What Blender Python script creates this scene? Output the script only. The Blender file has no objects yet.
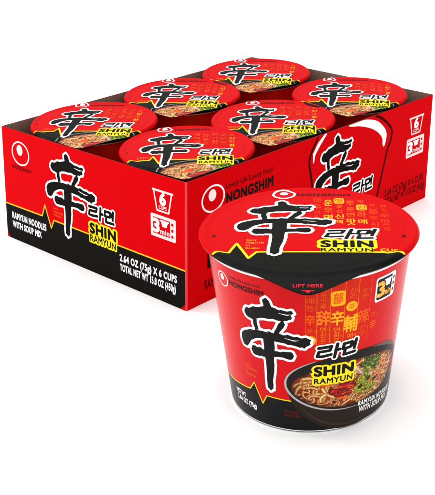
import bpy, bmesh, math, random
import numpy as np
from mathutils import Vector, Matrix

# ------------------------------------------------------------------ basics
SC = 0.01                                   # everything below is written in centimetres
scene = bpy.context.scene
COL = scene.collection
rng = random.Random(7)

def lin(c):
    c = c / 255.0
    return c / 12.92 if c <= 0.04045 else ((c + 0.055) / 1.055) ** 2.4
def rgb(r, g, b): return (lin(r), lin(g), lin(b))

MATS = {}
def mat(name, col, rough=0.45, spec=0.25, attr=None, noise=0.0, nscale=60, bump=0.0, bscale=300, coat=0.0, rnoise=0.06):
    if name in MATS: return MATS[name]
    m = bpy.data.materials.new(name); m.use_nodes = True
    nt = m.node_tree; b = nt.nodes['Principled BSDF']
    b.inputs['Roughness'].default_value = rough
    b.inputs['Specular IOR Level'].default_value = spec
    b.inputs['Coat Weight'].default_value = coat
    b.inputs['Coat Roughness'].default_value = 0.12
    tc = nt.nodes.new('ShaderNodeTexCoord')
    if attr:
        a = nt.nodes.new('ShaderNodeAttribute'); a.attribute_name = attr
        src = a.outputs['Color']
    else:
        r = nt.nodes.new('ShaderNodeRGB'); r.outputs[0].default_value = (*col, 1); src = r.outputs[0]
    if noise > 0:
        n = nt.nodes.new('ShaderNodeTexNoise'); n.inputs['Scale'].default_value = nscale
        n.inputs['Detail'].default_value = 5
        nt.links.new(tc.outputs['Object'], n.inputs['Vector'])
        mp = nt.nodes.new('ShaderNodeMapRange'); mp.inputs['To Min'].default_value = 1 - noise; mp.inputs['To Max'].default_value = 1 + noise
        nt.links.new(n.outputs['Fac'], mp.inputs['Value'])
        mx = nt.nodes.new('ShaderNodeVectorMath'); mx.operation = 'SCALE'
        nt.links.new(src, mx.inputs[0]); nt.links.new(mp.outputs[0], mx.inputs['Scale']); src = mx.outputs[0]
    nt.links.new(src, b.inputs['Base Color'])
    n2 = nt.nodes.new('ShaderNodeTexNoise'); n2.inputs['Scale'].default_value = 45
    n2.inputs['Detail'].default_value = 6
    nt.links.new(tc.outputs['Object'], n2.inputs['Vector'])
    m2 = nt.nodes.new('ShaderNodeMapRange'); m2.inputs['To Min'].default_value = max(0.02, rough - rnoise); m2.inputs['To Max'].default_value = rough + rnoise
    nt.links.new(n2.outputs['Fac'], m2.inputs['Value']); nt.links.new(m2.outputs[0], b.inputs['Roughness'])
    if bump > 0:
        n3 = nt.nodes.new('ShaderNodeTexNoise'); n3.inputs['Scale'].default_value = bscale; n3.inputs['Detail'].default_value = 4
        nt.links.new(tc.outputs['Object'], n3.inputs['Vector'])
        bp = nt.nodes.new('ShaderNodeBump'); bp.inputs['Strength'].default_value = bump; bp.inputs['Distance'].default_value = 0.0004
        nt.links.new(n3.outputs['Fac'], bp.inputs['Height']); nt.links.new(bp.outputs[0], b.inputs['Normal'])
    MATS[name] = m
    return m

RED = rgb(203, 0, 8); BLACK = rgb(20, 19, 18); WHITE = rgb(246, 244, 242); YEL = rgb(252, 222, 30); GOLD = rgb(250, 190, 40)
# printed cardboard (matt) inks
card_red = mat('card_red_ink', RED, .5, .01, noise=.03, bump=.25)
card_black = mat('card_black_ink', BLACK, .5, .01, noise=.08)
card_white = mat('card_white_ink', WHITE, .5, .01)
card_pink = mat('card_thin_white_ink', rgb(250, 214, 212), .5, .01)
card_yellow = mat('card_yellow_ink', YEL, .5, .01)
card_gold = mat('card_gold_ink', rgb(250, 190, 45), .5, .01)
card_orange = mat('card_orange_ink', rgb(240, 90, 25), .5, .01)
card_darkred = mat('card_dark_red_ink', rgb(70, 6, 10), .5, .01)
card_inside = mat('bare_cardboard', rgb(128, 106, 92), .85, .15, noise=.14, nscale=90, bump=.5, bscale=500)
card_edge = mat('cardboard_edge', rgb(120, 30, 26), .8, .1)
fold_highlight = mat('crease_highlight_red', rgb(236, 62, 66), .45, .2)  # paler than the card red: highlight along the corner fold, painted into the colour
# glossy paper inks for lids
G = dict(rough=.4, spec=.1)
lid_red = mat('lid_red_ink', rgb(196, 0, 7), .40, .03, noise=.02, bump=.25, bscale=28)
lid_black = mat('lid_black_ink', rgb(14, 14, 13), .38, .04, bump=.25, bscale=28)
lid_white = mat('lid_white_ink', WHITE, .42, .04)
lid_yellow = mat('lid_yellow_ink', YEL, .42, .04)
lid_gold = mat('lid_gold_ink', rgb(250, 170, 30), .42, .04)
lid_orange = mat('lid_orange_ink', rgb(240, 84, 18), .42, .04)
lid_faint = mat('lid_faint_orange_ink', rgb(228, 58, 12), .42, .04)
lid_darkred = mat('lid_dark_red_ink', rgb(90, 4, 8), .42, .04)
lid_silver = mat('lid_silver_ink', rgb(150, 146, 142), .42, .04)
lid_pinkred = mat('lid_signal_red_ink', rgb(222, 30, 50), .42, .04)
# cup side inks
cup_wall = mat('cup_printed_wall', RED, .25, .11, attr='print', bump=.02, bscale=90)
cup_black = mat('cup_black_ink', rgb(16, 16, 16), .27, .09, bump=.02, bscale=90)
cup_white = mat('cup_white_ink', WHITE, .3, .08)
cup_yellow = mat('cup_yellow_ink', YEL, .3, .08)
cup_gold = mat('cup_gold_ink', rgb(246, 178, 70), .3, .08)
cup_amber = mat('cup_amber_ink', rgb(250, 172, 24), .3, .08)
cup_orange = mat('cup_orange_ink', rgb(244, 120, 22), .3, .08)
cup_faint = mat('cup_faint_orange_ink', rgb(232, 84, 14), .3, .08)
cup_darkred = mat('cup_dark_red_ink', rgb(120, 10, 16), .3, .08)
cup_silver = mat('cup_silver_ink', rgb(172, 170, 168), .3, .08)
cup_grey = mat('cup_grey_ink', rgb(96, 88, 82), .3, .08)
cup_bronze = mat('cup_bronze_ink', rgb(58, 44, 34), .3, .08)
soup_ink = mat('soup_picture_ink', RED, .34, .15, attr='print')
rim_white = mat('white_paper_rim', rgb(244, 242, 240), .4, .4)

# ------------------------------------------------------------------ flat shapes as distance fields
class Shape:
    """union of filled outlines and thick strokes, measured as a signed distance"""
    def __init__(s): s.p = []
    def poly(s, pts):
        a = np.array(pts, float); s.p.append(('f', np.hstack([a, np.roll(a, -1, 0)]))); return s
    def segs(s, sg): s.p.append(('f', np.array(sg, float))); return s
    def line(s, pts, r):
        a = np.array(pts, float)
        rr = np.array(r, float) if np.ndim(r) else np.full(len(a), float(r))
        s.p.append(('l', np.hstack([a[:-1], a[1:]]), rr[:-1], rr[1:])); return s
    def add(s, o): s.p += o.p; return s
    def xf(s, fn, rs=1.0):
        o = Shape()
        for q in s.p:
            a = np.hstack([fn(q[1][:, :2]), fn(q[1][:, 2:])])
            o.p.append(('f', a) if q[0] == 'f' else ('l', a, q[2] * rs, q[3] * rs))
        return o
    def bbox(s):
        pts = np.vstack([np.vstack([q[1][:, :2], q[1][:, 2:]]) for q in s.p])
        r = max([0] + [max(q[2].max(), q[3].max()) for q in s.p if q[0] == 'l'])
        return pts.min(0) - r, pts.max(0) + r
    def sdf(s, P):
        best = np.full(len(P), 1e9)
        for q in s.p:
            sg = q[1]
            d = np.full(len(P), 1e9); ins = np.zeros(len(P), bool)
            for i in range(len(sg)):
                ax, ay, bx, by = sg[i]
                ex, ey = bx - ax, by - ay
                L2 = ex * ex + ey * ey + 1e-12
                wx = P[:, 0] - ax; wy = P[:, 1] - ay
                t = np.clip((wx * ex + wy * ey) / L2, 0, 1)
                dd = np.hypot(wx - t * ex, wy - t * ey)
                if q[0] == 'l': dd = dd - (q[2][i] * (1 - t) + q[3][i] * t)
                d = np.minimum(d, dd)
                if q[0] == 'f':
                    c = (ay > P[:, 1]) != (by > P[:, 1])
                    xi = ax + (P[:, 1] - ay) * ex / (ey if abs(ey) > 1e-12 else 1e-12)
                    ins ^= c & (P[:, 0] < xi)
            if q[0] == 'f': d = np.where(ins, -d, d)
            best = np.minimum(best, d)
        return best

def ellipse(cx, cy, a, b, rot=0, n=64):
    c, s = math.cos(rot), math.sin(rot)
    return Shape().poly([(cx + a * math.cos(t) * c - b * math.sin(t) * s, cy + a * math.cos(t) * s + b * math.sin(t) * c)
                         for t in [2 * math.pi * i / n for i in range(n)]])
def arcpts(cx, cy, a, b, t0, t1, n=40, rot=0):
    c, s = math.cos(rot), math.sin(rot); out = []
    for i in range(n + 1):
        t = math.radians(t0 + (t1 - t0) * i / n)
        out.append((cx + a * math.cos(t) * c - b * math.sin(t) * s, cy + a * math.cos(t) * s + b * math.sin(t) * c))
    return out
def rrect(x0, y0, x1, y1, r):
    pts = []
    for cx, cy, a in ((x1 - r, y1 - r, 0), (x0 + r, y1 - r, 90), (x0 + r, y0 + r, 180), (x1 - r, y0 + r, 270)):
        pts += arcpts(cx, cy, r, r, a, a + 90, 6)
    return Shape().poly(pts)

TXT = {}
def text(body, x, y, h, w=None, bold=0.0, shear=0.0, rot=0.0, align='L'):
    """lettering with cap height h; w = total width; bold = extra stroke (of cap height)"""
    if body not in TXT:
        c = bpy.data.curves.new('tmp', 'FONT'); c.body = body; c.resolution_u = 4; c.space_character = 1.10
        o = bpy.data.objects.new('tmp', c); COL.objects.link(o); bpy.context.view_layer.update()
        me = bpy.data.meshes.new_from_object(o.evaluated_get(bpy.context.evaluated_depsgraph_get()))
        v = np.array([(p.co.x, p.co.y) for p in me.vertices]); cnt = {}
        for p in me.polygons:
            for k in p.edge_keys: cnt[k] = cnt.get(k, 0) + 1
        sg = np.array([np.hstack([v[a], v[b]]) for (a, b), n in cnt.items() if n == 1])
        # drop zero-length pieces
        sg = sg[np.hypot(sg[:, 2] - sg[:, 0], sg[:, 3] - sg[:, 1]) > 1e-6]
        bpy.data.objects.remove(o); bpy.data.curves.remove(c); bpy.data.meshes.remove(me)
        TXT[body] = sg
    sg = TXT[body]
    asc = any(ord(ch) > 0x2E80 for ch in body)
    x0 = min(sg[:, 0].min(), sg[:, 2].min()); x1 = max(sg[:, 0].max(), sg[:, 2].max())
    y0 = min(sg[:, 1].min(), sg[:, 3].min()) if asc else 0.0
    y1 = max(sg[:, 1].max(), sg[:, 3].max()) if asc else (0.0 + 0.675)
    sy = h / (y1 - y0); sx = (w / (x1 - x0)) if w else sy
    W = (x1 - x0) * sx
    ox = {'L': 0, 'C': -W / 2, 'R': -W}[align]
    c, s = math.cos(rot), math.sin(rot)
    def fn(p):
        X = (p[:, 0] - x0) * sx + ox; Y = (p[:, 1] - y0) * sy; X = X + Y * shear
        return np.stack([x + X * c - Y * s, y + X * s + Y * c], 1)
    o = Shape().segs(sg); o.post = fn; o.bold = bold; o.gres = .032 if h < .9 else .022; o.unit = sy
    return o

def march(sh, expand=0.0, res=0.03, run=8, clip=None):
    """turn a shape into a flat mesh (verts Nx2, faces)"""
    post = getattr(sh, 'post', None)
    if post is not None:                       # lettering: thicken in the type's own proportions, then place it
        expand = expand / sh.unit + sh.bold; res = sh.gres; run = 6
        if clip is not None: c0 = clip; clip = lambda P: c0(post(P)) / sh.unit
    lo, hi = sh.bbox(); m = expand + 2 * res
    nx = int((hi[0] - lo[0] + 2 * m) / res) + 2; ny = int((hi[1] - lo[1] + 2 * m) / res) + 2
    xs = lo[0] - m + np.arange(nx) * res; ys = lo[1] - m + np.arange(ny) * res
    X, Y = np.meshgrid(xs, ys, indexing='ij'); P = np.stack([X.ravel(), Y.ravel()], 1)
    F = sh.sdf(P) - expand
    if clip is not None: F = np.maximum(F, clip(P))
    F = F.reshape(nx, ny); F[np.abs(F) < 1e-7] = 1e-7
    ins = F < 0
    V = []; idx = {}; faces = []
    def corner(i, j):
        k = (i, j)
        if k not in idx: idx[k] = len(V); V.append((xs[i], ys[j]))
        return idx[k]
    def cut(i0, j0, i1, j1):
        if (i1, j1) < (i0, j0): i0, j0, i1, j1 = i1, j1, i0, j0
        k = (i0, j0, i1, j1)
        if k not in idx:
            t = F[i0, j0] / (F[i0, j0] - F[i1, j1]); idx[k] = len(V)
            V.append((xs[i0] + (xs[i1] - xs[i0]) * t, ys[j0] + (ys[j1] - ys[j0]) * t))
        return idx[k]
    cnt = ins[:-1, :-1].astype(int) + ins[1:, :-1] + ins[:-1, 1:] + ins[1:, 1:]
    for j in range(ny - 1):
        i = 0; row = cnt[:, j]
        nz = np.nonzero(row)[0]
        if len(nz) == 0: continue
        i = nz[0]; end = nz[-1] + 1
        while i < end:
            c = row[i]
            if c == 0: i += 1; continue
            if c == 4:
                k = i
                while k < end and row[k] == 4 and k - i < run: k += 1
                faces.append((corner(i, j), corner(k, j), corner(k, j + 1), corner(i, j + 1))); i = k; continue
            q = [(i, j), (i + 1, j), (i + 1, j + 1), (i, j + 1)]; f = []
            for a in range(4):
                p0, p1 = q[a], q[(a + 1) % 4]
                if ins[p0]: f.append(corner(*p0))
                if ins[p0] != ins[p1]: f.append(cut(*p0, *p1))
            if len(f) > 2: faces.append(tuple(f))
            i += 1
    V = np.array(V).reshape(-1, 2)
    if post is not None and len(V): V = post(V)
    return V, faces

# ------------------------------------------------------------------ object helpers
def tag(o, label=None, cat=None, group=None, kind=None):
    if label: o['label'] = label
    if cat: o['category'] = cat
    if group: o['group'] = group
    if kind: o['kind'] = kind
    return o
def empty(name, loc=(0, 0, 0)):
    o = bpy.data.objects.new(name, None); COL.objects.link(o); o.location = Vector(loc) * SC
    o.empty_display_size = .01; return o
def build(name, V, faces, mats, mi=None, parent=None, smooth=False, colors=None):
    me = bpy.data.meshes.new(name)
    me.from_pydata([tuple(float(c) * SC for c in v) for v in V], [], faces)
    for m in mats: me.materials.append(m)
    if mi is not None: me.polygons.foreach_set('material_index', mi)
    if smooth: me.polygons.foreach_set('use_smooth', [True] * len(faces))
    if colors is not None:
        a = me.color_attributes.new('print', 'FLOAT_COLOR', 'POINT')
        a.data.foreach_set('color', np.hstack([colors, np.ones((len(colors), 1))]).ravel().astype(np.float32))
    me.update()
    o = bpy.data.objects.new(name, me); COL.objects.link(o); o.parent = parent
    return o
def printed(name, layers, mp, parent):
    """layers: (shape, expand, material, level[, kwargs]) draped on a surface by mp(xy, level)->xyz; one mesh"""
    V = []; Fc = []; MI = []; mats = []; n = 0
    for ly in layers:
        sh, ex, m, lv = ly[:4]; kw = ly[4] if len(ly) > 4 else {}
        v, f = march(sh, ex, **kw)
        if len(v) == 0: continue
        if m not in mats: mats.append(m)
        V.append(mp(v, lv)); Fc += [tuple(i + n for i in q) for q in f]; MI += [mats.index(m)] * len(f); n += len(v)
    return build(name, np.vstack(V), Fc, mats, MI, parent)

# ------------------------------------------------------------------ the brush-drawn character, traced as strokes in a unit box
BR = [
 [(0.396,0.95),(0.40,0.975),(0.444,1.0),(0.484,0.973),(0.506,0.926),(0.53,0.885),(0.399,0.86),(0.408,0.91)],
 [(0.116,0.815),(0.15,0.848),(0.19,0.845),(0.255,0.878),(0.33,0.885),(0.402,0.906),(0.523,0.913),(0.60,0.893),(0.637,0.897),(0.70,0.888),(0.762,0.899),(0.785,0.871),(0.752,0.846),(0.765,0.828),(0.753,0.805),(0.72,0.80),(0.694,0.788),(0.655,0.78),(0.526,0.79),(0.387,0.781),(0.282,0.754),(0.232,0.733),(0.17,0.742),(0.13,0.757),(0.108,0.785)],
 [(0.229,0.754),(0.292,0.767),(0.294,0.693),(0.305,0.642),(0.333,0.62),(0.26,0.607),(0.25,0.641),(0.231,0.69)],
 [(0.588,0.748),(0.644,0.796),(0.674,0.75),(0.64,0.70),(0.58,0.635),(0.518,0.63),(0.557,0.694)],
 [(0.0,0.515),(0.02,0.55),(0.062,0.578),(0.12,0.60),(0.182,0.62),(0.26,0.628),(0.342,0.645),(0.40,0.64),(0.458,0.652),(0.52,0.64),(0.58,0.648),(0.64,0.635),(0.699,0.646),(0.77,0.628),(0.827,0.632),(0.88,0.615),(0.929,0.625),(1.0,0.597),(0.985,0.575),(0.992,0.555),(0.94,0.53),(0.915,0.509),(0.88,0.522),(0.863,0.512),(0.773,0.534),(0.70,0.535),(0.641,0.548),(0.518,0.554),(0.36,0.556),(0.25,0.54),(0.20,0.515),(0.159,0.491),(0.12,0.445),(0.082,0.418),(0.03,0.425),(0.002,0.472)],
 [(0.152,0.409),(0.17,0.44),(0.204,0.455),(0.25,0.447),(0.301,0.458),(0.376,0.432),(0.523,0.45),(0.60,0.448),(0.662,0.46),(0.72,0.462),(0.756,0.456),(0.775,0.425),(0.76,0.395),(0.734,0.38),(0.671,0.384),(0.575,0.391),(0.489,0.38),(0.368,0.362),(0.30,0.362),(0.271,0.352),(0.22,0.352),(0.179,0.366)],
 [(0.362,0.567),(0.519,0.567),(0.521,0.486),(0.504,0.397),(0.497,0.32),(0.494,0.263),(0.478,0.18),(0.46,0.103),(0.462,0.06),(0.458,0.024),(0.435,0.018),(0.41,0.0),(0.385,0.025),(0.371,0.02),(0.368,0.09),(0.371,0.153),(0.376,0.309),(0.37,0.395),(0.366,0.482)],
]
# pale dry-brush streaks inside the strokes
DRY = [[(0.28,0.635),(0.36,0.645),(0.44,0.637)],[(0.66,0.605),(0.78,0.585),(0.85,0.59)],[(0.60,0.86),(0.70,0.85),(0.76,0.86)]]
def brush(x, y, w, h, slant=0.0):
    f = lambda p: np.stack([x + p[:, 0] * w, y + p[:, 1] * h + slant * (p[:, 0] - .5)], 1)
    s = Shape()
    for q in BR:
        # roughen each contour a little so it reads as brushed
        pts = []
        for i in range(len(q)):
            a = q[i]; b = q[(i + 1) % len(q)]
            pts.append(a); rr = random.Random(i * 31 + len(q))
            pts.append(((a[0] + b[0]) / 2 + rr.uniform(-.006, .006), (a[1] + b[1]) / 2 + rr.uniform(-.006, .006)))
        s.poly(pts)
    d = Shape()
    for q in DRY: d.line(q, [0.002, 0.007, 0.001])
    return s.xf(f), d.xf(f, w)
def hangul(x, y, w, h, slant=.12, lift=0.0, r=.098):
    """the two syllables ra-myeon in heavy slanted strokes"""
    L = [[(0.03,.86),(.33,.90),(.31,.60),(.05,.56),(.03,.22),(.14,.18),(.36,.26)], [(.47,1.0),(.46,.0)], [(.46,.55),(.56,.56)],
         [(.64,.90),(.64,.52),(.83,.54),(.84,.92),(.64,.90)], [(.95,1.02),(.945,.36)], [(.86,.82),(.95,.83)], [(.86,.62),(.95,.63)], [(.70,.34),(.69,.06),(.98,.09)]]
    o = Shape()
    for i, q in enumerate(L):
        o.line([(x + a * w + b * h * slant, y + b * h + lift * a) for a, b in q], [h * r * (1.05 if k == 0 else .95) for k in range(len(q))])
    return o
def oval_logo(x, y, a, b, ring=.13, rot=0.0, gap=None):
    """white egg inside a white ring"""
    s = Shape()
    s.line(arcpts(x, y, a, b, -60, 300, 48, rot), ring * a * .5)
    s.add(ellipse(x - .08 * a, y + .28 * b, a * .34, b * .46, rot))
    return s

# ------------------------------------------------------------------ the printed soup picture, coloured per vertex
def soup_colors(X, Y, seed=3):
    """X,Y in the unit ellipse of the bowl opening (x -1..1, y -1..1, x counted ~2.6 times longer)"""
    r = random.Random(seed)
    ax = 2.6; x = X * ax; y = Y.copy(); N = len(X)
    col = np.zeros((N, 3))
    def C(a, b, c): return np.array(rgb(a, b, c))
    def nz(s, k):
        q = random.Random(k); o = np.zeros(N)
        for _ in range(7):
            a, b, ph = q.uniform(-s, s), q.uniform(-s, s), q.uniform(0, 6.28); o += np.sin(a * x + b * y + ph)
        return o / 7
    n1 = nz(9, 1); n2 = nz(28, 2)
    base = np.clip(.5 + n1 * 1.2 + n2 * .5, 0, 1)[:, None]
    col[:] = C(84, 24, 6) * (1 - base) + C(186, 88, 24) * base
    def blend(m, c):
        nonlocal col
        m = np.clip(m, 0, 1)[:, None]; col = col * (1 - m) + c * m
    def stroke(cx, cy, ang, L, rad, curv, edge, mid, hi, sm=.35):
        K = 9; px = []; a = ang - curv * .5; X0 = cx - math.cos(ang) * L / 2; Y0 = cy - math.sin(ang) * L / 2 * .6
        for k in range(K):
            px.append((X0, Y0)); X0 += math.cos(a) * L / (K - 1); Y0 += math.sin(a) * L / (K - 1) * .75; a += curv / (K - 1)
        sel = np.nonzero((np.abs(x - cx) < L) & (np.abs(y - cy) < L))[0]
        if len(sel) == 0: return
        xs, ys = x[sel], y[sel]; d = np.full(len(sel), 9.)
        for k in range(K - 1):
            ex, ey = px[k + 1][0] - px[k][0], px[k + 1][1] - px[k][1]
            t = np.clip(((xs - px[k][0]) * ex + (ys - px[k][1]) * ey) / (ex * ex + ey * ey + 1e-9), 0, 1)
            d = np.minimum(d, np.hypot(xs - px[k][0] - t * ex, ys - px[k][1] - t * ey))
        t = d / rad
        m = np.clip((1.0 - t) / sm, 0, 1)[:, None]
        k1 = np.clip(1 - t * 1.15, 0, 1)[:, None]; k2 = np.clip(1 - t * 2.4, 0, 1)[:, None]
        c = edge * (1 - k1) + mid * k1; c = c * (1 - k2 * .8) + hi * k2 * .8
        col[sel] = col[sel] * (1 - m) + c * m
    for _ in range(230):
        a = r.uniform(0, 6.283); q = math.sqrt(r.random()) * .98
        cx, cy = math.cos(a) * q * ax, math.sin(a) * q
        ang = r.gauss(0.1 if cx < 0 else -.1, .75)
        w = r.random()
        mid = C(216, 148, 72) if w < .5 else (C(238, 190, 116) if w < .72 else C(186, 100, 34))
        stroke(cx, cy, ang, r.uniform(.25, .9), r.choice((.05, .065, .085, .11)), r.uniform(-2.8, 2.8), C(112, 46, 12), mid, C(255, 240, 200), .5)
    for _ in range(60):                                    # chilli flakes and oil glints
        a = r.uniform(0, 6.283); q = math.sqrt(r.random())
        stroke(math.cos(a) * q * ax, math.sin(a) * q, r.uniform(0, 3), .07, r.uniform(.015, .03), 0, C(160, 24, 10), C(196, 40, 14), C(250, 150, 70))
    # carrot strips
    for cx, cy, an in ((-.95, .22, .45), (-.75, .3, .5), (-1.15, .1, .3), (-.5, -.55, -.3), (.9, -.1, .5)):
        stroke(cx, cy, an, .5, .06, .3, C(196, 66, 18), C(238, 104, 34), C(255, 160, 80))
    # onion
    for k in range(6):
        stroke(.12 + k * .1, .62 - k * .07, -1.0 + k * .1, .75, .07, .9, C(176, 138, 120), C(232, 214, 198), C(255, 250, 240))
    # chilli slices
    for cx, cy, an, L_, rd in ((-.75, -.2, .3, .42, .17), (-.35, -.05, .1, .5, .19), (-.4, -.34, -.2, .45, .15), (-.1, -.2, .9, .25, .16), (-.62, -.4, .1, .3, .12)):
        stroke(cx, cy, an, L_, rd, .6, C(96, 4, 4), C(176, 14, 10), C(206, 34, 22), .2)
    for k in range(26):
        stroke(r.uniform(-.95, .02), r.uniform(-.42, .08), r.uniform(-.6, 1.2), r.uniform(.06, .2), r.uniform(.015, .035), r.uniform(-1, 1), C(150, 14, 8), C(222, 70, 40), C(255, 190, 150), .8)
    # spring onion and leaves
    for k in range(46):
        d_ = r.random() < .35
        stroke(r.gauss(.78, .26), r.gauss(.60, .20), r.uniform(-1.6, 1.6), r.uniform(.05, .22), r.uniform(.05, .12), r.uniform(-2, 2), C(34, 52, 12), C(62, 92, 24) if d_ else C(104, 140, 42), C(104, 130, 50) if d_ else C(184, 204, 110), .5)
    for k in range(36):
        stroke(r.gauss(.55, .27), r.gauss(-.22, .22), r.uniform(-1.5, 1.5), r.uniform(.06, .24), r.uniform(.05, .12), r.uniform(-2, 2), C(66, 78, 14), C(150, 166, 44), C(224, 222, 116), .5)
    for k in range(70):
        stroke(r.gauss(.65, .3), r.gauss(.2, .42), r.uniform(-2, 2), r.uniform(.03, .09), r.uniform(.01, .025), 0, C(70, 90, 20), C(190, 205, 100), C(240, 244, 190), .9)
    for cx, cy in ((.32, -.3), (.72, -.05)):
        stroke(cx, cy, .5, .12, .09, .5, C(22, 22, 10), C(40, 34, 18), C(84, 70, 40))
    for k in range(9):
        stroke(r.uniform(1.25, 1.75), r.uniform(-.1, .6), 1.1, r.uniform(.3, .6), .06, .6, C(170, 80, 40), C(232, 160, 110), C(250, 214, 180))
    rr_ = np.hypot(X, Y); blend(np.clip((rr_ - .86) / .2, 0, .75), C(60, 22, 8))
    col *= (1 + .22 * nz(40, 5) + .25 * nz(14, 6))[:, None]
    lum = col.mean(1, keepdims=True); col = lum + (col - lum) * 1.22
    col = .86 * np.clip(col, 0, 1) ** 1.18                 # ink densities of the printed picture
    return np.clip(col, 0, 1)
def soup_mesh(name, cx, cy, a, b, rot, mp, lv, parent, res, clip=None, seed=3, mat_=None):
    v, f = march(ellipse(cx, cy, a, b, rot), 0, res=res, run=1, clip=clip)
    c, s = math.cos(rot), math.sin(rot)
    dx, dy = v[:, 0] - cx, v[:, 1] - cy
    colr = soup_colors((dx * c + dy * s) / a, (-dx * s + dy * c) / b, seed)
    return build(name, mp(v, lv), f, [soup_ink], None, parent, colors=colr)

# ================================================================== THE SETTING
gp = build('ground', [(-900, -700, 0), (900, -700, 0), (900, 1400, 0), (-900, 1400, 0)], [(0, 1, 2, 3)],
           [mat('white_studio_surface', (.95, .95, .95), .6, .05)])
tag(gp, 'seamless white studio surface under the tray and the cup', kind='structure')

# camera-right and away directions: the lids' print is squared to them
RT = np.array([0.76548602, 0.64345252]); FW = np.array([-RT[1], RT[0]])

# ================================================================== CUP MAKER
LIFT = .0030
def make_cup(loc, LR, H, rb, rt_, zt, front):
    """LR lid radius, H lid height, rb/rt_ wall radius at the base / at zt; local axes: x = camera right, y = away"""
    root = empty('instant_noodle_cup', loc); root.rotation_euler.z = math.atan2(RT[1], RT[0])
    rad = lambda z: rb + (rt_ - rb) * z / zt
    NS = 256 if front else 96
    # --- wall
    zs = [0.0, .03, .09, .2] + list(np.linspace(.45, zt, 44 if front else 12))
    V = []; Fc = []; cols = []; rs = []
    for z in zs:
        rr = rad(z) - (.10 * (1 - z / .2) ** 2 if z < .2 else 0); rs.append(rr)
        for k in range(NS):
            t = 2 * math.pi * k / NS
            V.append((rr * math.sin(t), -rr * math.cos(t), z))
            th = math.degrees(t if t < math.pi else t - 2 * math.pi)
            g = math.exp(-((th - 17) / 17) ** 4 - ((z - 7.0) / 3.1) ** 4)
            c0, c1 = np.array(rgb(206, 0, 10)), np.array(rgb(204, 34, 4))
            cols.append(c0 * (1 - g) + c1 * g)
    for j in range(len(zs) - 1):
        for k in range(NS):
            k2 = (k + 1) % NS; Fc.append((j * NS + k, j * NS + k2, (j + 1) * NS + k2, (j + 1) * NS + k))
    # recessed base
    b0 = len(V)
    for (rr, z) in ((rs[0] - .12, 0.0), (rs[0] - .16, .35)):
        for k in range(NS):
            t = 2 * math.pi * k / NS; V.append((rr * math.sin(t), -rr * math.cos(t), z)); cols.append(np.array(WHITE))
    for k in range(NS):
        k2 = (k + 1) % NS
        Fc.append((k, b0 + k, b0 + k2, k2)); Fc.append((b0 + k, b0 + NS + k, b0 + NS + k2, b0 + k2))
    V.append((0, 0, .35)); cols.append(np.array(WHITE)); c = len(V) - 1
    for k in range(NS): Fc.append((b0 + NS + k, c, b0 + NS + (k + 1) % NS))
    body = build('cup_wall', V, Fc, [cup_wall], None, root, True, np.array(cols))
    # --- rolled rim
    V = []; Fc = []; q = .105 if front else .08; M = 12; R0 = rt_ + .05
    for k in range(NS):
        t = 2 * math.pi * k / NS
        for i in range(M):
            a = 2 * math.pi * i / M; rr = R0 + q * math.cos(a); V.append((rr * math.sin(t), -rr * math.cos(t), zt + q * .6 + q * math.sin(a)))
    for k in range(NS):
        k2 = (k + 1) % NS
        for i in range(M): i2 = (i + 1) % M; Fc.append((k * M + i, k2 * M + i, k2 * M + i2, k * M + i2))
    build('rolled_rim', V, Fc, [rim_white], None, root, True)
    # --- lid outline: a disc with a pull tab toward the viewer
    TIP = 1.385 if front else 1.31
    ta = math.acos(1 / TIP)                      # half angle of the tangent lines
    def outline(phi):                            # phi from the tab direction
        phi = abs((phi + math.pi) % (2 * math.pi) - math.pi)
        if phi >= ta: return 1.0
        return 1.0 / math.cos(max(0.0, ta - math.sqrt(phi * phi + .0036)))      # rounded tip
    def ztop(ax, ay):                            # height of the lid surface in cm over H, at unit coords
        rho = np.hypot(ax, ay)
        phi = np.abs(np.arctan2(ax, -ay))
        base = .05 * np.clip(1 - rho * rho, 0, 1) - .035 * np.exp(-((rho - .885) / .03) ** 2) + .04 * np.exp(-((rho - .952) / .032) ** 2)
        edge = -.16 * np.clip((rho - .965) / .035, 0, 1) ** 2
        tabw = np.clip((ta - phi) / .18, 0, 1)
        out = -.10 * np.clip(rho - 1.0, 0, 1) / .38
        return base + edge * (1 - tabw) + out - tabw * .05 * np.clip((rho - .97) / .03, 0, 1) 
    rings = [0, .2, .4, .55, .7, .78] + list(np.linspace(.82, .96, 17 if front else 12)) + list(np.linspace(.96, 1, 19 if front else 12))[1:]
    V = [(0, 0, H + float(ztop(np.array(0.), np.array(0.))))]; Fc = []; mi = []
    LS = 720 if front else 360
    def outv(phi): return outline(phi)
    for q_ in rings[1:]:
        for k in range(LS):
            t = 2 * math.pi * k / LS; o = outv(t)
            # keep the crimp ring at the same radius; only the last part of the sheet reaches out into the tab
            r_ = q_ if q_ < .96 else .96 + (q_ - .96) / .04 * (o - .96)
            ax, ay = r_ * math.sin(t), -r_ * math.cos(t)
            V.append((ax * LR, ay * LR, H + float(ztop(np.array(ax), np.array(ay)))))
    for k in range(LS): Fc.append((0, 1 + k, 1 + (k + 1) % LS))
    for j in range(len(rings) - 2):
        for k in range(LS):
            k2 = (k + 1) % LS; a = 1 + j * LS; b = 1 + (j + 1) * LS; Fc.append((a + k, b + k, b + k2, a + k2))
    top_last = 1 + (len(rings) - 2) * LS
    # turned-down skirt round the rim, and the underside of the tab
    sk = len(V)
    zrim = zt + .13
    prof = [(.992, -.26), (.972, -.34), (.958, zrim - H)]
    for pr, dz in prof:
        for k in range(LS):
            t = 2 * math.pi * k / LS; V.append((pr * LR * math.sin(t), -pr * LR * math.cos(t), H + dz))
    for k in range(LS):
        k2 = (k + 1) % LS
        Fc.append((top_last + k, sk + k, sk + k2, top_last + k2))
        for j in range(len(prof) - 1):
            a = sk + j * LS; b = a + LS; Fc.append((a + k, b + k, b + k2, a + k2))
    LINE = -.554
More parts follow.
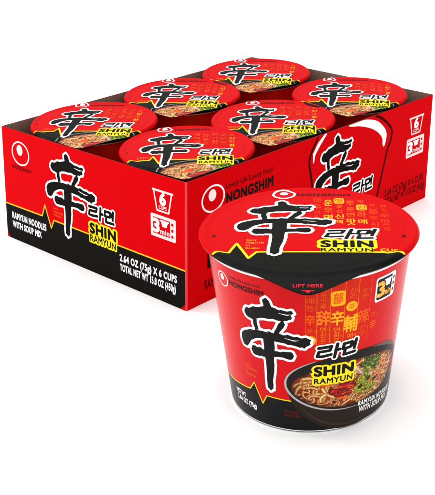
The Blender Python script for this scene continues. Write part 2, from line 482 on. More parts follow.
    bm = bmesh.new(); bv = [bm.verts.new(v) for v in V]
    for f in Fc: bm.faces.new([bv[i] for i in f])
    bmesh.ops.bisect_plane(bm, geom=bm.verts[:] + bm.edges[:] + bm.faces[:], plane_co=(0, LINE * LR, 0), plane_no=(0, 1, 0), dist=1e-5)
    bm.verts.index_update(); V = [tuple(v.co) for v in bm.verts]; Fc = [tuple(v.index for v in f.verts) for f in bm.faces]
    mi = [1 if f.calc_center_median().y < LINE * LR else 0 for f in bm.faces]; bm.free()
    lid = build('lid', V, Fc, [lid_red, lid_black], mi, root, True)
    mp = lambda xy, lv: np.stack([xy[:, 0] * LR, xy[:, 1] * LR, H + ztop(xy[:, 0], xy[:, 1]) + lv * (LIFT if front else .0065)], 1)
    # print clipped to the lid outline
    oa = np.linspace(-math.pi, math.pi, 721); ov = np.array([outline(a) for a in oa])
    def clip(P, inset=.004):
        rho = np.hypot(P[:, 0], P[:, 1]); phi = np.arctan2(P[:, 0], -P[:, 1])
        return rho - (np.interp(phi, oa, ov) - inset)
    R_ = .012 if front else .014; kw = dict(res=R_, run=1, clip=clip)
    # black lower field, jagged pulse line
    dx = 0.0
    zig = [(-.683, LINE), (-.63, -.377), (-.509, -.675), (-.447, LINE)] if front else [(-.52, LINE), (-.475, -.40), (-.375, -.70), (-.325, LINE)]
    blk = Shape().poly(zig[:2] + [((zig[1][0] * (LINE - zig[2][1]) + zig[2][0] * (zig[1][1] - LINE)) / (zig[1][1] - zig[2][1]), LINE)])
    dip = Shape().poly([blk.p[0][1][2][:2], zig[2], zig[3]])
    over = Shape().poly([(-1.2, LINE)] + [zig[0], (-.60 if front else -.435, LINE), zig[2], zig[3], (1.2, LINE), (1.2, LINE + .16), (-1.2, LINE + .16)])
    ykw = dict(res=R_, run=3, clip=lambda P: np.maximum(clip(P), np.maximum(LINE - .16 - P[:, 1], 0 * P[:, 0] - 1)))
    # red sheet down to the line, then black
    pf = [(dip, 0, lid_red, 1.5, kw),
          (blk, 0, lid_black, 2.0, kw),
          (Shape().line([(-1.0, LINE)] + zig + [(1.0, LINE)], .012), 0, lid_yellow, 3.2, kw)]
    if not front:
        pf.append((Shape().line([(-.4, LINE + .0), (1.0, LINE)], .014), 0, lid_red, 3.8, kw)) if False else None
    printed('lid_field', [p for p in pf if p], mp, lid)
    if front:
        g, dry = brush(-.655, -.615, .875, 1.225)
        lx = -.255; tx0 = -.125
    else:
        g, dry = brush(-.665, -.80, .88, 1.40)
        lx = -.365; tx0 = -.215
    # food picture on the lids in the tray
    if not front:
        bx, by, ba, bb = .32, -1.02, .72, .44
        printed('bowl_picture', [(ellipse(bx, by, ba, bb), .018, lid_silver, 2.6, kw), (ellipse(bx, by, ba, bb), .0, lid_black, 3.6, kw),
                ], mp, lid)
        soup_mesh('soup_picture', bx, by - .02, ba * .93, bb * .88, 0, mp, 4.4, lid, .012, clip=clip)
    printed('character', [(g, .028, lid_white, 5.0, kw), (g, 0, lid_black, 5.8, kw), (dry, 0, lid_white, 6.4, dict(res=.008, run=2))], mp, lid)
    hg = hangul(.125, -.285, .44, .20, .25, r=.088) if front else hangul(.18, -.385, .43, .21, .2, r=.088)
    Q = []
    L = [(hg, .022, lid_white, 6.0, kw), (hg, 0, lid_black, 6.8, dict(res=.008, run=3, clip=clip))]
    sy = 0 if front else -.16
    if front:
        L += [(rrect(.10, -.565, .56, -.33, .01), 0, lid_yellow, 5.2, kw), (text('SHIN', .11, -.455, .125, .445, .05), .03, lid_yellow, 5.3, kw),
              (text('SHIN', .11, -.455, .125, .445, .05), 0, lid_black, 6.0, dict(res=.007)),
              (text('RAMYUN', .105, -.55, .068, .45, .03), 0, lid_black, 6.0, dict(res=.006)),
              ]
        Q += [(text('CUP', .62, -.535, .05, .15, .035), 0, lid_gold, 4.0, dict(res=.006))]
        L += [(text('SHIN', .12, -.455, .12, .44, .10).xf(lambda p: p), 0, lid_black, 5.5, dict(res=.01))] if False else []
        for i, t in enumerate(('Spicy', 'Happiness', 'In', 'Noodles')):
            Q.append((text(t, -.548, -.325 - i * .056, .036, (.09, .155, .035, .125)[i], .0), 0, lid_gold, 4.0, dict(res=.005)))
        Q.append((text('LIFT HERE', -.0, -1.185, .05, .24, .02, align='C'), 0, lid_pinkred, 3.4, dict(res=.006)))
        Q.append((Shape().poly([(-.03, -1.235), (.035, -1.235), (.0, -1.28)]).line([(-.045, -1.24), (.05, -1.24)], .006), 0, lid_pinkred, 3.4, dict(res=.006)))
        Q += [(ellipse(-.845, -.204, .018, .03), 0, lid_darkred, 2, dict(res=.006)), (ellipse(.845, -.204, .018, .03), 0, lid_darkred, 2, dict(res=.006))]
    else:
        L += [(rrect(.16, -.755, .68, -.43, .01), 0, lid_yellow, 5.2, kw),
              (text('SHIN', .185, -.60, .13, .47, .05), 0, lid_black, 6.0, dict(res=.009)),
              (text('RAMYUN', .185, -.73, .09, .47, .03), 0, lid_black, 6.0, dict(res=.008)),
              ]
        Q += [(text('SPICY', -.70, -.50, .075, .22, .03), 0, lid_orange, 4.0, dict(res=.009)),
              (ellipse(-.87, -.18, .012, .02), 0, lid_darkred, 2, dict(res=.006))]
    printed('product_name', L, mp, lid)
    if front:
        for nm_, q_ in (('size_word', Q[:1]), ('slogan', Q[1:5]), ('lift_mark', Q[5:7]), ('vent_dot', Q[7:8]), ('vent_dot', Q[8:9])): printed(nm_, q_, mp, lid)
    else:
        printed('flavour_word', Q[:1], mp, lid); printed('vent_dot', Q[1:], mp, lid)
    ov_ = Shape().line(arcpts(lx, .79, .105, .105, 0, 360, 40), .011).add(ellipse(lx, .815, .042, .048))
    L = [(ov_, 0, lid_white, 4.0, dict(res=.007)),
         (text('NONGSHIM', tx0, .752, .062, .51 if front else .54, .04), 0, lid_darkred, 4.0, dict(res=.007))]
    printed('brand_mark', L, mp, lid)
    # columns of old letter forms, fading outward
    L = []; r_ = random.Random(12)
    pool = '매울신라면맛한辛部辞辛卒신매운라'
    cols_ = 7 if front else 5
    for ci in range(cols_):
        a = (.07 + ci * .105) if front else (.14 + ci * .13)
        b = (.69 if front else .58) - (ci % 2) * .05 - max(0, ci - 3) * .05
        bot = (-.02 if a < .58 else -.25) if front else (.0 if a < .62 else -.1)
        ri = 0
        while b - .12 > bot:
            h_ = r_.choice((.08, .105, .15)) if front else r_.choice((.11, .15))
            ch = pool[r_.randrange(len(pool))]
            m = lid_faint if (ci in (0, 5, 6) or (not front and r_.random() < .6)) else (lid_orange if r_.random() < .62 else lid_gold)
            if front and (ci, ri) in ((2, 0), (4, 1)):
                L.append((rrect(a - .05, b - .15, a + .05, b, .035), 0, lid_gold, 2.6, dict(res=.01))); m = lid_faint; L.append((text(ch, a, b - .13, .11, .07, .012, align='C'), 0, m, 3.2, dict(res=.009))); b -= .18; ri += 1; continue
            L.append((text(ch, a, b - h_, h_, .08 if h_ > .1 else .055, .018, align='C'), 0, m, 3.0, dict(res=.009)))
            b -= h_ + .035; ri += 1
    printed('letter_columns', L, mp, lid)
    if not front:
        return root
    # ============================================================== side print of the big cup: x = arc (theta * 5), y = height
    def sp(xy, lv):
        th = xy[:, 0] / 5.0; z = xy[:, 1]; rr = rb + (rt_ - rb) * z / zt + lv * LIFT
        rr = rr - np.where(z < .2, .10 * (1 - np.clip(z, 0, .2) / .2) ** 2, 0)
        return np.stack([rr * np.sin(th), -rr * np.cos(th), z], 1)
    D = lambda deg: math.radians(deg) * 5.0
    k3 = dict(res=.035, run=5); k2_ = dict(res=.02, run=6); k1 = dict(res=.013, run=6)
    W = math.pi * 5
    line = [(-W, 1.95), (D(-70), 1.85), (D(-41.8), 2.1), (D(-37.6), 2.62), (D(-32), 1.46), (D(-28.2), 2.04), (D(-3.7), 1.97), (W, 1.95)]
    printed('side_field', [(Shape().poly(line + [(W, .0), (-W, .0)]), 0, cup_black, 1, dict(res=.04, run=5, clip=lambda P: np.maximum(.01 - P[:, 1], np.abs(P[:, 0]) - W))),
                           (Shape().line(line, .03), 0, cup_yellow, 2, dict(res=.03, run=6, clip=lambda P: np.abs(P[:, 0]) - W)),
                           (Shape().line([(-W, .11), (W, .11)], .04), 0, cup_white, 2, dict(res=.02, run=8, clip=lambda P: np.abs(P[:, 0]) - W))], sp, body)
    g, dry = brush(D(-43.4), 2.448, D(1.63) - D(-43.4), 5.686)
    printed('side_character', [(g, .135, cup_white, 7, k2_), (g, 0, cup_black, 8, k2_), (dry, 0, cup_white, 9, k1)], sp, body)
    # bowl
    bx, by, ba, bb, br = D(29.5), 3.07, 3.82, 1.74, .0
    lower = Shape().poly([(bx - ba * .99, by - .1)] + [(bx + ba * .99 * math.cos(t), by - .1 - 2.92 * math.sin(t) ** 1.0) for t in np.linspace(math.pi, 0, 50)])
    hi_ = Shape().line([(bx + ba * 1.01 * math.cos(t), by + bb * 1.01 * math.sin(t)) for t in np.linspace(math.radians(125), math.radians(275), 40)], [.05 * math.sin(math.pi * i / 39) + .015 for i in range(40)])
    gl = Shape().line([(bx + ba * .90 * math.cos(t), by - .15 - 2.6 * math.sin(t)) for t in np.linspace(2.7, 1.2, 24)], [.01 + .07 * math.sin(math.pi * i / 23) for i in range(24)])
    hir = Shape().line([(bx + ba * .99 * math.cos(t), by + bb * .97 * math.sin(t)) for t in np.linspace(math.radians(72), math.radians(20), 24)], [.02 + .10 * math.sin(math.pi * i / 23) for i in range(24)])
    printed('bowl_picture', [(lower, 0, mat('cup_bowl_ink', rgb(38, 30, 26), .3, .08), 3, dict(res=.035, run=5, clip=lambda P: .03 - P[:, 1])), (gl, 0, cup_bronze, 3.6, dict(res=.03, clip=lambda P: .1 - P[:, 1])),
                             (ellipse(bx, by, ba, bb), .0, mat('cup_bowl_rim_ink', rgb(30, 28, 27), .3, .08), 4, k3), (hi_, 0, cup_silver, 5, k2_), (hir, 0, cup_grey, 5, k2_)], sp, body)
    soup_mesh('soup_picture', bx + .02, by - .2, ba * .93, bb * .80, br, sp, 5, body, .026)
    hg = hangul(D(4.0), 4.66, 2.14, .78, .16, lift=.12, r=.118)
    nm = [(hg, .085, cup_white, 9.5, k1), (hg, 0, cup_black, 10.5, k1),
          (Shape().poly([(D(3.4), 4.15), (D(28.6), 4.15), (D(29.2), 3.1), (D(3.2), 3.1)]), 0, cup_yellow, 9, k2_), (text('SHIN', D(3.6), 3.64, .52, 2.12, .055), .10, cup_yellow, 9.3, k1), (text('RAMYUN', D(3.4), 3.14, .32, 2.14, .03), .09, cup_yellow, 9.3, k1),
          (text('SHIN', D(3.6), 3.64, .52, 2.12, .055), 0, cup_black, 10, k1),
          (text('RAMYUN', D(3.4), 3.14, .32, 2.14, .03), 0, cup_black, 10, k1),
          ]
    ds = [(text('RAMYUN NOODLES', D(34.5), 1.22, .30, 3.1, .03, rot=-.09), 0, cup_white, 9, k1),
          (text('WITH SOUP MIX', D(35.5), .80, .32, 2.7, .035, rot=-.09), 0, cup_white, 9, k1),
          ]
    nw = [(text('NET WT', D(-58.5), 1.32, .26, .95, .035), 0, cup_white, 3, k1),
          (text('2.64 OZ (75g)', D(-58.0), .92, .28, 1.75, .035), 0, cup_white, 3, k1),
          ]
    sg_ = [(text('SERVING', D(-16.5), 1.22, .13, .8, .01), 0, cup_darkred, 3, k1),
          (text('SUGGESTION', D(-16.5), 1.0, .13, 1.0, .01), 0, cup_darkred, 3, k1)]
    sl = []
    for i, t in enumerate(('Spicy', 'Happiness', 'In', 'Noodles')):
        sl.append((text(t, D(-43.5), 3.58 - i * .2, .125, None, .0), 0, cup_orange, 3, dict(res=.01)))
    printed('product_name', nm, sp, body); printed('description', ds, sp, body); printed('net_weight', nw, sp, body)
    printed('serving_note', sg_, sp, body); printed('slogan', sl, sp, body)
    printed('side_brand_mark', [(oval_logo(D(-55.2), 8.28, .42, .40), 0, cup_white, 3, k1),
                                (text('NONGSHIM', D(-48.8), 8.17, .28, 2.1, .05), 0, cup_darkred if False else mat('cup_maroon_ink', rgb(70, 8, 14), .3, .08), 3, k1),
                                (text('Lovely Life Lovely Food', D(-48.6), 8.60, .15, 1.9, .01), 0, mat('cup_maroon_ink', RED), 3, dict(res=.01))], sp, body)
    # microwave badge
    x0, x1, y0, y1 = D(39.2), D(55.6), 7.38, 8.82
    bd = [(rrect(x0, y0, x1, y1, .16), 0, cup_white, 3, k2_), (rrect(x0 + .10, y0 + .11, x1 - .28, y1 - .11, .1), 0, cup_black, 4, k2_),
          (text('3', x0 + .17, y0 + .30, .78, .42, .045), 0, cup_gold, 5, k1), (text('min', x0 + .60, y0 + .28, .34, .50, .03), 0, cup_gold, 5, k1),
          (Shape().poly([(x0 + .62, y0 + 1.15), (x0 + 1.08, y0 + 1.15), (x0 + .98, y0 + .78), (x0 + .72, y0 + .78)]).line([(x0 + .58, y0 + 1.16), (x0 + 1.12, y0 + 1.16)], .035), 0, cup_white, 5, k1)]
    for yy in (.30, .66, 1.02):
        bd.append((ellipse(x1 - .14, y0 + yy + .06, .07, .09), 0, cup_black, 4, k1))
    printed('cooking_time_badge', bd, sp, body)
    # columns of letter forms with thin rules between them
    L = []
    for dg in (-1.5, 4.6, 12, 20, 28, 36): L.append((Shape().line([(D(dg), 5.3), (D(dg), 9.15)], .014), 0, cup_faint if dg in (-1.5, 36) else cup_orange, 2.2, dict(res=.012, run=10)))
    r_ = random.Random(5)
    cols_ = {.9: ('매운한', (('辛', 7.35, .62, 0), ('매', 8.35, .36, 0), ('한', 7.9, .34, 0), ('卒', 5.98, .36, 3), ('운', 6.55, .34, 0))),
             8.1: ('', (('매', 8.95, .30, 0), ('운', 8.62, .30, 0), ('맛', 8.29, .30, 0), ('라', 7.96, .28, 1), ('辞', 7.56, .86, 1), ('면', 6.60, .30, 1), ('신', 6.26, .30, 1), ('辛', 5.92, .40, 0))),
             16.1: ('', (('部', 8.52, .62, 4), ('辛', 7.46, .84, 2), ('면', 6.52, .34, 1), ('한', 6.14, .34, 1), ('라', 5.78, .30, 1))),
             24.3: ('', (('신', 8.72, .34, 0), ('라', 8.34, .30, 0), ('卒', 7.78, .34, 3), ('輔', 7.10, .98, 2), ('매', 6.02, .32, 1), ('운', 5.66, .3, 1))),
             32.0: ('', (('맛', 8.5, .30, 0), ('한', 8.15, .30, 0), ('辣', 7.25, .80, 0), ('신', 6.35, .32, 0), ('면', 5.98, .3, 0))),
             39.5: ('', (('라', 6.9, .34, 0), ('辛', 6.4, .55, 0)))}
    for dg, (_, items) in cols_.items():
        for k_, (ch, zt_, s_, kind) in enumerate(items):
            m = (cup_faint, cup_orange, cup_amber, cup_faint, cup_faint)[kind]
            if kind == 3: L.append((ellipse(D(dg), zt_ - s_ * .5, .30, .29), 0, cup_amber, 2.6, k2_))
            if kind == 4: L.append((rrect(D(dg) - .36, zt_ - .76, D(dg) + .36, zt_ + .12, .17), 0, cup_amber, 2.6, k2_))
            L.append((text(ch, D(dg), zt_ - s_, s_, s_ * (.76 if s_ > .5 else .9), .022 if s_ > .5 else .008, align='C'), 0, m, 3.4, k1))
            if s_ < .4 and kind < 3:               # a narrower companion column of smaller forms
                ch2 = '매울신라면맛한운'[r_.randrange(8)]
                L.append((text(ch2, D(dg) + .27, zt_ - s_ + .04, .2, .17, .0, align='C'), 0, cup_faint, 3.4, dict(res=.01)))
    printed('side_letter_columns', L, sp, body)
    return root

# ------------------------------------------------------------------ front cup
FC = make_cup((11.719, -1.635, 0), 5.982, 9.836, 4.405, 5.55, 9.3, True)
tag(FC, 'large red and black noodle cup standing alone in front of the tray', 'noodle cup')

# ------------------------------------------------------------------ six cups in the tray
spots = [(-5.08, 5.0, .28, 5, 'lidded noodle cup at the near corner of the open tray'),
         (-14.9, 4.9, .22, 0, 'leftmost lidded noodle cup, at the left end of the open tray'),
         (-4.95, 13.75, .30, 1, 'lidded noodle cup in the middle of the tray row along its long red side'),
         (-15.0, 13.8, .30, -1, 'lidded noodle cup in the middle of the tray row by the far long wall'),
         (-4.6, 22.4, .42, -2, 'rightmost lidded noodle cup, at the right end of the open tray'),
         (-14.95, 22.45, .36, -1, 'farthest lidded noodle cup, at the back corner of the open tray')]
GRP = 'noodle cups packed in the tray'
proto = make_cup((spots[0][0], spots[0][1], .1), 4.66, 8.74, 3.35, 4.25, 8.3, False)
def copy_tree(o, parent=None):
    c = o.copy(); COL.objects.link(c); c.parent = parent
    for ch in list(o.children): copy_tree(ch, c)
    return c
roots = [proto] + [copy_tree(proto) for _ in spots[1:]]
for i, (o, (x, y, zz, ang, lb)) in enumerate(zip(roots, spots)):
    o.location = (x * SC, y * SC, zz * SC); tag(o, lb, 'noodle cup', GRP)
    rr = random.Random(40 + i); o.rotation_euler.z += math.radians(ang)
    o.rotation_euler.x = math.radians(.9 + rr.uniform(-.2, .2)); o.rotation_euler.y = math.radians(rr.uniform(-.3, .3))

# ================================================================== TRAY
TH = .09; HT = 8.844
P = {'TL': (-19.322, -.237, HT), 'BL': (-19.668, -.242, .02), 'TC': (-.268, .421, HT), 'BC': (-.357, .149, .02),
     'TR': (.266, 27.174, HT), 'BR': (.09, 26.697, .02), 'TB': (-19.645, 26.819, HT), 'BB': (-19.75, 26.75, .02)}
P = {k: np.array(v, float) for k, v in P.items()}
tray = empty('cardboard_tray', (-9.9, 13.4, 0))
tag(tray, 'open red and black cardboard tray holding six noodle cups', 'tray')
TO = np.array((-9.9, 13.4, 0))
def panel(name, bl, br, tr, tl, W, outer, parent, trim0=0.0, trim1=0.0, n=24, bowk=.07):
    """a card panel: printed face outside, bare card inside"""
    nrm = np.cross(br - bl, tl - bl); nrm /= np.linalg.norm(nrm)           # outward
    bow = lambda u, v: bowk * math.sin(math.pi * u) * v * v + .012 * math.sin(9 * u + 3 * v) * math.sin(math.pi * u) * v
    def at(u, v, d): return (bl * (1 - u) + br * u) * (1 - v) + (tl * (1 - u) + tr * u) * v + nrm * (d + bow(u, v)) - TO
    V = []; Fc = []; mi = []
    us = np.linspace(trim0, 1 - trim1, n + 1); vs = np.linspace(0, 1, n + 1)
    for d in (0, -TH):
        for v in vs:
            for u in us: V.append(at(u, v, d))
    m = (n + 1) ** 2
    for j in range(n):
        for i in range(n):
            a = j * (n + 1) + i; Fc.append((a, a + 1, a + n + 2, a + n + 1)); mi.append(0)
            Fc.append((m + a, m + a + n + 1, m + a + n + 2, m + a + 1)); mi.append(1)
    ring = [i for i in range(n + 1)] + [(j + 1) * (n + 1) - 1 for j in range(1, n + 1)] + [n * (n + 1) + i for i in range(n - 1, -1, -1)] + [j * (n + 1) for j in range(n - 1, 0, -1)]
    for k in range(len(ring)):
        a, b = ring[k], ring[(k + 1) % len(ring)]; Fc.append((a, m + a, m + b, b)); mi.append(2)
    o = build(name, V, Fc, [outer, card_inside, card_edge], mi, parent)
    def mp(xy, lv):
        u = (xy[:, 0] / W)[:, None]; v = (xy[:, 1] / 8.85)[:, None]
        bw = bowk * np.sin(math.pi * u) * v * v + .012 * np.sin(9 * u + 3 * v) * np.sin(math.pi * u) * v
        return (bl * (1 - u) + br * u) * (1 - v) + (tl * (1 - u) + tr * u) * v + nrm * (lv * .004 + bw) - TO
    return o, mp
def shift(k, k2, d):
    v = P[k2] - P[k]; v[2] = 0; return P[k] + v / np.linalg.norm(v) * d
FO = .10
endp, mE = panel('end_panel', P['BL'], shift('BC', 'BL', FO), shift('TC', 'TL', FO), P['TL'], 19.5 - FO, card_red, tray)
sidep, mS = panel('side_panel', shift('BC', 'BR', FO), P['BR'], P['TR'], shift('TC', 'TR', FO), 26.8 - FO, card_red, tray)
panel('far_side_panel', P['BB'], P['BL'] + np.array((0, TH, 0)), P['TL'] + np.array((0, TH, 0)), P['TB'], 27, card_red, tray, n=8, bowk=.04)
panel('far_end_panel', P['BR'] + np.array((-TH, 0, 0)), P['BB'] + np.array((TH, 0, 0)), P['TB'] + np.array((TH, 0, 0)), P['TR'] + np.array((-TH, 0, 0)), 19.5, card_red, tray, n=8, bowk=.04)
# base sheet
bs = [P['BL'] + np.array((.1, .1, .03)), P['BC'] + np.array((-.12, .12, .03)), P['BR'] + np.array((-.12, -.12, .03)), P['BB'] + np.array((.12, -.12, .03))]
build('base', [b - TO for b in bs] + [b + np.array((0, 0, .05)) - TO for b in bs], [(3, 2, 1, 0), (4, 5, 6, 7), (0, 1, 5, 4), (1, 2, 6, 5), (2, 3, 7, 6), (3, 0, 4, 7)], [card_inside], None, tray)
# rounded crease at the near corner, its highlight painted on in paler red
V = []; Fc = []; K = 8
a0, b0 = shift('BC', 'BL', FO), shift('BC', 'BR', FO); a1, b1 = shift('TC', 'TL', FO), shift('TC', 'TR', FO)
for (a, b, c) in ((a0, b0, P['BC']), (a1, b1, P['TC'])):
    for i in range(K + 1):
        t = i / K; V.append((a * (1 - t) ** 2 + c * 2 * t * (1 - t) + b * t * t) - TO)
for (a, b, c) in ((a0, b0, P['BC']), (a1, b1, P['TC'])):
    V.append(a + (b - c) * .9 - TO)
for i in range(K): Fc.append((i, i + 1, K + 2 + i, K + 1 + i))
Fc.append(tuple(range(K, -1, -1)) + (2 * K + 2,)); Fc.append(tuple(range(K + 1, 2 * K + 2)) + (2 * K + 3,))
build('corner_crease', V, Fc, [fold_highlight], None, tray, False)

kk = dict(res=.03, run=12); k2 = dict(res=.022, run=12); k1 = dict(res=.016, run=12)
WE = 19.5 - FO
line = [(0, 2.77), (4.46, 2.82), (4.82, 3.76), (5.47, 2.10), (5.81, 2.8), (WE, 2.8)]
cl = lambda P_: np.maximum(-P_[:, 0] + .0, P_[:, 0] - WE)
printed('black_field', [(Shape().poly(line + [(WE, .42), (WE - .5, .0), (.35, .0), (0, .5)]), 0, card_black, 1, dict(res=.05, run=16, clip=cl)),
                        (Shape().line(line, .05), 0, card_gold, 2, dict(res=.025, run=20, clip=cl))], mE, endp)
printed('brand_mark', [(oval_logo(2.18, 7.14, 1.0, .88, .11), 0, card_white, 2, k2),
                       (text('NONGSHIM', 1.08, 5.83, .26, 2.25, .03), 0, card_darkred, 2, k1)], mE, endp)
g, dry = brush(5.13, 1.95, 5.5, 6.35)
printed('character', [(g, .15, card_white, 3, kk), (g, 0, card_black, 4, kk), (dry, 0, card_white, 5, k1)], mE, endp)
hg = hangul(9.75, 4.15, 2.75, .92, .08, .0, r=.115)
L = [(hg, .11, card_white, 5.2, k2), (hg, 0, card_black, 6.2, k1),
     (Shape().poly([(9.85, 3.68), (12.65, 3.68), (12.65, 2.32), (9.85, 2.32)]), 0, card_yellow, 3.4, kk), (text('SHIN', 9.92, 3.0, .70, 2.68, .055), .13, card_yellow, 3.6, k1), (text('RAMYUN', 9.9, 2.36, .46, 2.7, .03), .12, card_yellow, 3.6, k1),
     (text('SHIN', 9.92, 3.0, .70, 2.68, .055), 0, card_black, 4.4, k1),
     (text('RAMYUN', 9.9, 2.36, .46, 2.7, .03), 0, card_black, 4.4, k1),
     ]
DS = [(text('RAMYUN NOODLES', .76, 1.72, .47, 4.1, .04), 0, card_white, 2.6, k1),
     (text('WITH SOUP MIX', .76, 1.0, .47, 3.5, .04), 0, card_white, 2.6, k1),
     ]
NW = [(text('2.64 OZ (75g) X 6 CUPS', 13.0, 1.72, .47, 5.6, .04), 0, card_white, 2.6, k1),
     (text('TOTAL NET WT 15.8 OZ (450g)', 13.0, 1.0, .47, 5.5, .04), 0, card_white, 2.6, k1)]
SL = []
for i, t in enumerate(('Spicy', 'Happiness', 'Noodles')):
    SL.append((text(t, 5.85, 3.72 - i * .26, .16, None, .01), 0, card_orange, 2, dict(res=.014)))
printed('product_name', L, mE, endp); printed('description', DS, mE, endp); printed('net_weight', NW, mE, endp); printed('slogan', SL, mE, endp)
def badges(x0, y0, mp, parent, m_out):
    """x0 = left edge of the column"""
    L = []
    a, b, t, bt = x0 + .30, x0 + 1.98, y0 + 3.22, y0 + 1.88
    L.append((Shape().line([(a, t), (a + .30, bt), (b - .28, bt), (b, t)], .06).line([(a - .08, t + .04), (b + .08, t + .04)], .075), 0, m_out, 2, k1))
    L.append((text('6', (a + b) / 2, bt + .48, .76, .50, .05, align='C'), 0, card_white, 2, k1))
    L.append((text('CUPS', (a + b) / 2, bt + .14, .24, .72, .02, align='C'), 0, m_out, 2, k1))
    box = Shape().line([(x0 + .1, y0 + .1), (x0 + 2.24, y0 + .1), (x0 + 2.24, y0 + 1.46), (x0 + .1, y0 + 1.46), (x0 + .1, y0 + .1)], .11)
    L.append((box, 0, m_out, 2, k1))
    L.append((text('3', x0 + .24, y0 + .35, .86, .52, .05), 0, card_white, 2, k1))
    L.append((text('min', x0 + .90, y0 + .30, .34, .84, .03), 0, m_out, 2, k1))
    L.append((Shape().poly([(x0 + .95, y0 + 1.22), (x0 + 1.62, y0 + 1.22), (x0 + 1.48, y0 + .82), (x0 + 1.10, y0 + .82)]).line([(x0 + .90, y0 + 1.22), (x0 + 1.67, y0 + 1.22)], .05), 0, card_white, 2, k1))
    L.append((rrect(x0 + 1.83, y0 + .1, x0 + 2.24, y0 + 1.46, .05), 0, m_out, 2.5, k1))
    for yy in (.34, .76, 1.18): L.append((ellipse(x0 + 2.03, y0 + yy, .11, .11), 0, card_red, 3.2, k1))
    printed('serving_badges', L, mp, parent)
badges(16.2, 4.5, mE, endp, card_pink)
badges(23.5, 4.2, mS, sidep, card_pink)

# long side: brand mark, big picture of the cup, weights
printed('brand_mark', [(oval_logo(2.25, 7.12, .98, .88, .13), 0, card_white, 2, k2),
                       (text('NONGSHIM', 3.45, 6.42, .68, 4.45, .045), 0, card_black, 2, k1),
                       (text('Lovely Life Lovely Food', 3.4, 7.45, .36, 4.4, .015), 0, card_darkred, 2, k1)], mS, sidep)
cc = lambda P_: P_[:, 1] - 8.83
out = [(12.9, .0), (12.05, 5.2), (11.65, 6.9), (11.75, 7.6), (12.3, 8.5), (13.2, 9.3), (17.6, 9.3), (19.3, 8.75), (20.6, 7.95), (21.35, 7.1), (21.25, 6.25), (20.95, 5.7), (20.35, 3.6), (19.75, 1.4), (19.4, 0)]
def smooth(pts, k=6):
    o = []; n = len(pts)
    for i in range(n - 1):
        a, b, c, d = [np.array(pts[min(max(j, 0), n - 1)], float) for j in (i - 1, i, i + 1, i + 2)]
        for t in [q / k for q in range(k)]:
            o.append(tuple(.5 * (2 * b + (c - a) * t + (2 * a - 5 * b + 4 * c - d) * t * t + (3 * b - a - 3 * c + d) * t ** 3)))
    return o + [tuple(pts[-1])]
V_ = Shape().line(smooth(out), .10)
wt = Shape().poly(smooth([(16.9,8.9),(18.15,8.75),(19.35,8.35),(20.15,7.75),(20.6,7.2),(20.65,6.6),(20.45,6.05),(20.25,6.2),(20.15,6.75),(19.6,7.35),(18.6,7.95),(17.2,8.45),(16.0,8.7),(16.0,8.9)], 4))
wl = Shape().line([(12.1, 6.9), (12.1, 7.55), (12.6, 8.2), (13.3, 8.8)], [.03, .14, .17, .1])
g, dry = brush(12.4, 1.55, 5.1, 6.85)
hg = hangul(16.75, 3.0, 2.4, .95, .1)
printed('cup_picture', [(V_, 0, mat('card_shadow_ink', rgb(58, 4, 8), .5, .01), 2, dict(res=.03, run=12, clip=cc)), (wt, 0, card_white, 3, dict(res=.03, run=12, clip=cc)), (wl, 0, card_white, 3, dict(res=.03, run=12, clip=cc)),
                        (g, .15, card_white, 3, kk), (g, 0, card_black, 4, kk), (dry, 0, card_white, 5, k1),
                        (hg, .11, card_white, 5, k2), (hg, 0, card_black, 6, k1)], mS, sidep)
printed('net_weight', [(text('2.64 OZ (75g) X 6 CUPS', 20.95, 1.72, .55, 5.2, .025), 0, card_darkred, 2, k1),
                      (text('TOTAL NET WT 15.8 OZ (450g)', 20.95, .98, .55, 5.4, .025), 0, card_darkred, 2, k1)], mS, sidep)
printed('description', [
                      (text('RAMYUN NOODLES', 1.5, .95, .6, 4.3, .03), 0, card_darkred, 2, k1),
                      (Shape().poly([(1.75, 3.95), (1.75, 2.35), (4.2, 2.35), (4.2, 3.5)]), 0, card_black, 2, k1)], mS, sidep)

# ================================================================== CAMERA
ppx, ppy, f = 319.71, 81.22, 1064.664
cam = bpy.data.cameras.new('camera'); co = bpy.data.objects.new('camera', cam); COL.objects.link(co)
R = np.array([[0.7654860224432948, 0.6434525230690634, 0.0], [-0.17038839185834706, 0.20270327285694112, 0.9643024313424761], [-0.6204828324489485, 0.7381600326007504, -0.2648033627184314]])
M = Matrix(((R[0][0], R[1][0], -R[2][0], 46.693 * SC), (R[0][1], R[1][1], -R[2][1], -42.358 * SC), (R[0][2], R[1][2], -R[2][2], 32.782 * SC), (0, 0, 0, 1)))
co.matrix_world = M
cam.sensor_fit = 'HORIZONTAL'; cam.sensor_width = 36; cam.lens = f / 435 * 36
cam.shift_x = (217.5 - ppx) / 435; cam.shift_y = (ppy - 247.5) / 435
cam.clip_start = .01; cam.clip_end = 100
scene.camera = co

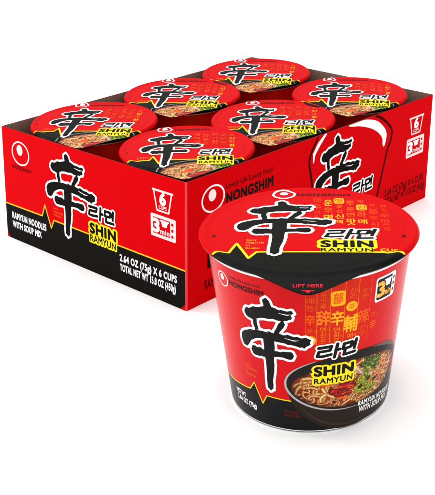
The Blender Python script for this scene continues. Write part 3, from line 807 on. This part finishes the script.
# ================================================================== LIGHT
w = bpy.data.worlds.new('World'); scene.world = w; w.use_nodes = True
nt = w.node_tree; bg = nt.nodes['Background']
tc = nt.nodes.new('ShaderNodeTexCoord'); sx = nt.nodes.new('ShaderNodeSeparateXYZ'); nt.links.new(tc.outputs['Generated'], sx.inputs[0])
mr = nt.nodes.new('ShaderNodeMapRange'); mr.interpolation_type = 'SMOOTHSTEP'
mr.inputs['From Min'].default_value = .1; mr.inputs['From Max'].default_value = .95; mr.inputs['To Min'].default_value = .30; mr.inputs['To Max'].default_value = 2.15
nt.links.new(sx.outputs['Z'], mr.inputs['Value']); dt = nt.nodes.new('ShaderNodeVectorMath'); dt.operation = 'DOT_PRODUCT'; dt.inputs[1].default_value = (RT[0], RT[1], 0)
nt.links.new(tc.outputs['Generated'], dt.inputs[0])
m3 = nt.nodes.new('ShaderNodeMapRange'); m3.inputs['From Min'].default_value = -.8; m3.inputs['From Max'].default_value = .8; m3.inputs['To Min'].default_value = 1.05; m3.inputs['To Max'].default_value = .62
nt.links.new(dt.outputs['Value'], m3.inputs['Value'])
mm = nt.nodes.new('ShaderNodeMath'); mm.operation = 'MULTIPLY'; nt.links.new(mr.outputs[0], mm.inputs[0]); nt.links.new(m3.outputs[0], mm.inputs[1])
nt.links.new(mm.outputs[0], bg.inputs['Strength']); bg.inputs[0].default_value = (1, 1, 1, 1)
def area(name, loc, to, sx, sy, power, col=(1, 1, 1)):
    l = bpy.data.lights.new(name, 'AREA'); l.shape = 'RECTANGLE'; l.size = sx; l.size_y = sy; l.energy = power; l.color = col
    o = bpy.data.objects.new(name, l); COL.objects.link(o); o.location = loc
    o.rotation_euler = (Vector(to) - Vector(loc)).to_track_quat('-Z', 'Y').to_euler(); return o
c0 = Vector((.0, .05, .05))
rt3 = Vector((RT[0], RT[1], 0)); fw3 = Vector((FW[0], FW[1], 0))
area('overhead_softbox', c0 + Vector((0, 0, 1.5)) + fw3 * .1, c0, 1.4, 1.4, 4)
area('left_strip_softbox', c0 - rt3 * 1.0 + fw3 * .12 + Vector((0, 0, .30)), c0 + Vector((.1, 0, 0)), .20, .9, 4.6)
area('front_fill_softbox', c0 + rt3 * 1.25 - fw3 * 1.1 + Vector((0, 0, .6)), c0, .9, .8, 5.0)

scene.view_settings.view_transform = 'Standard'; scene.view_settings.look = 'None'
scene.view_settings.exposure = 0; scene.view_settings.gamma = 1
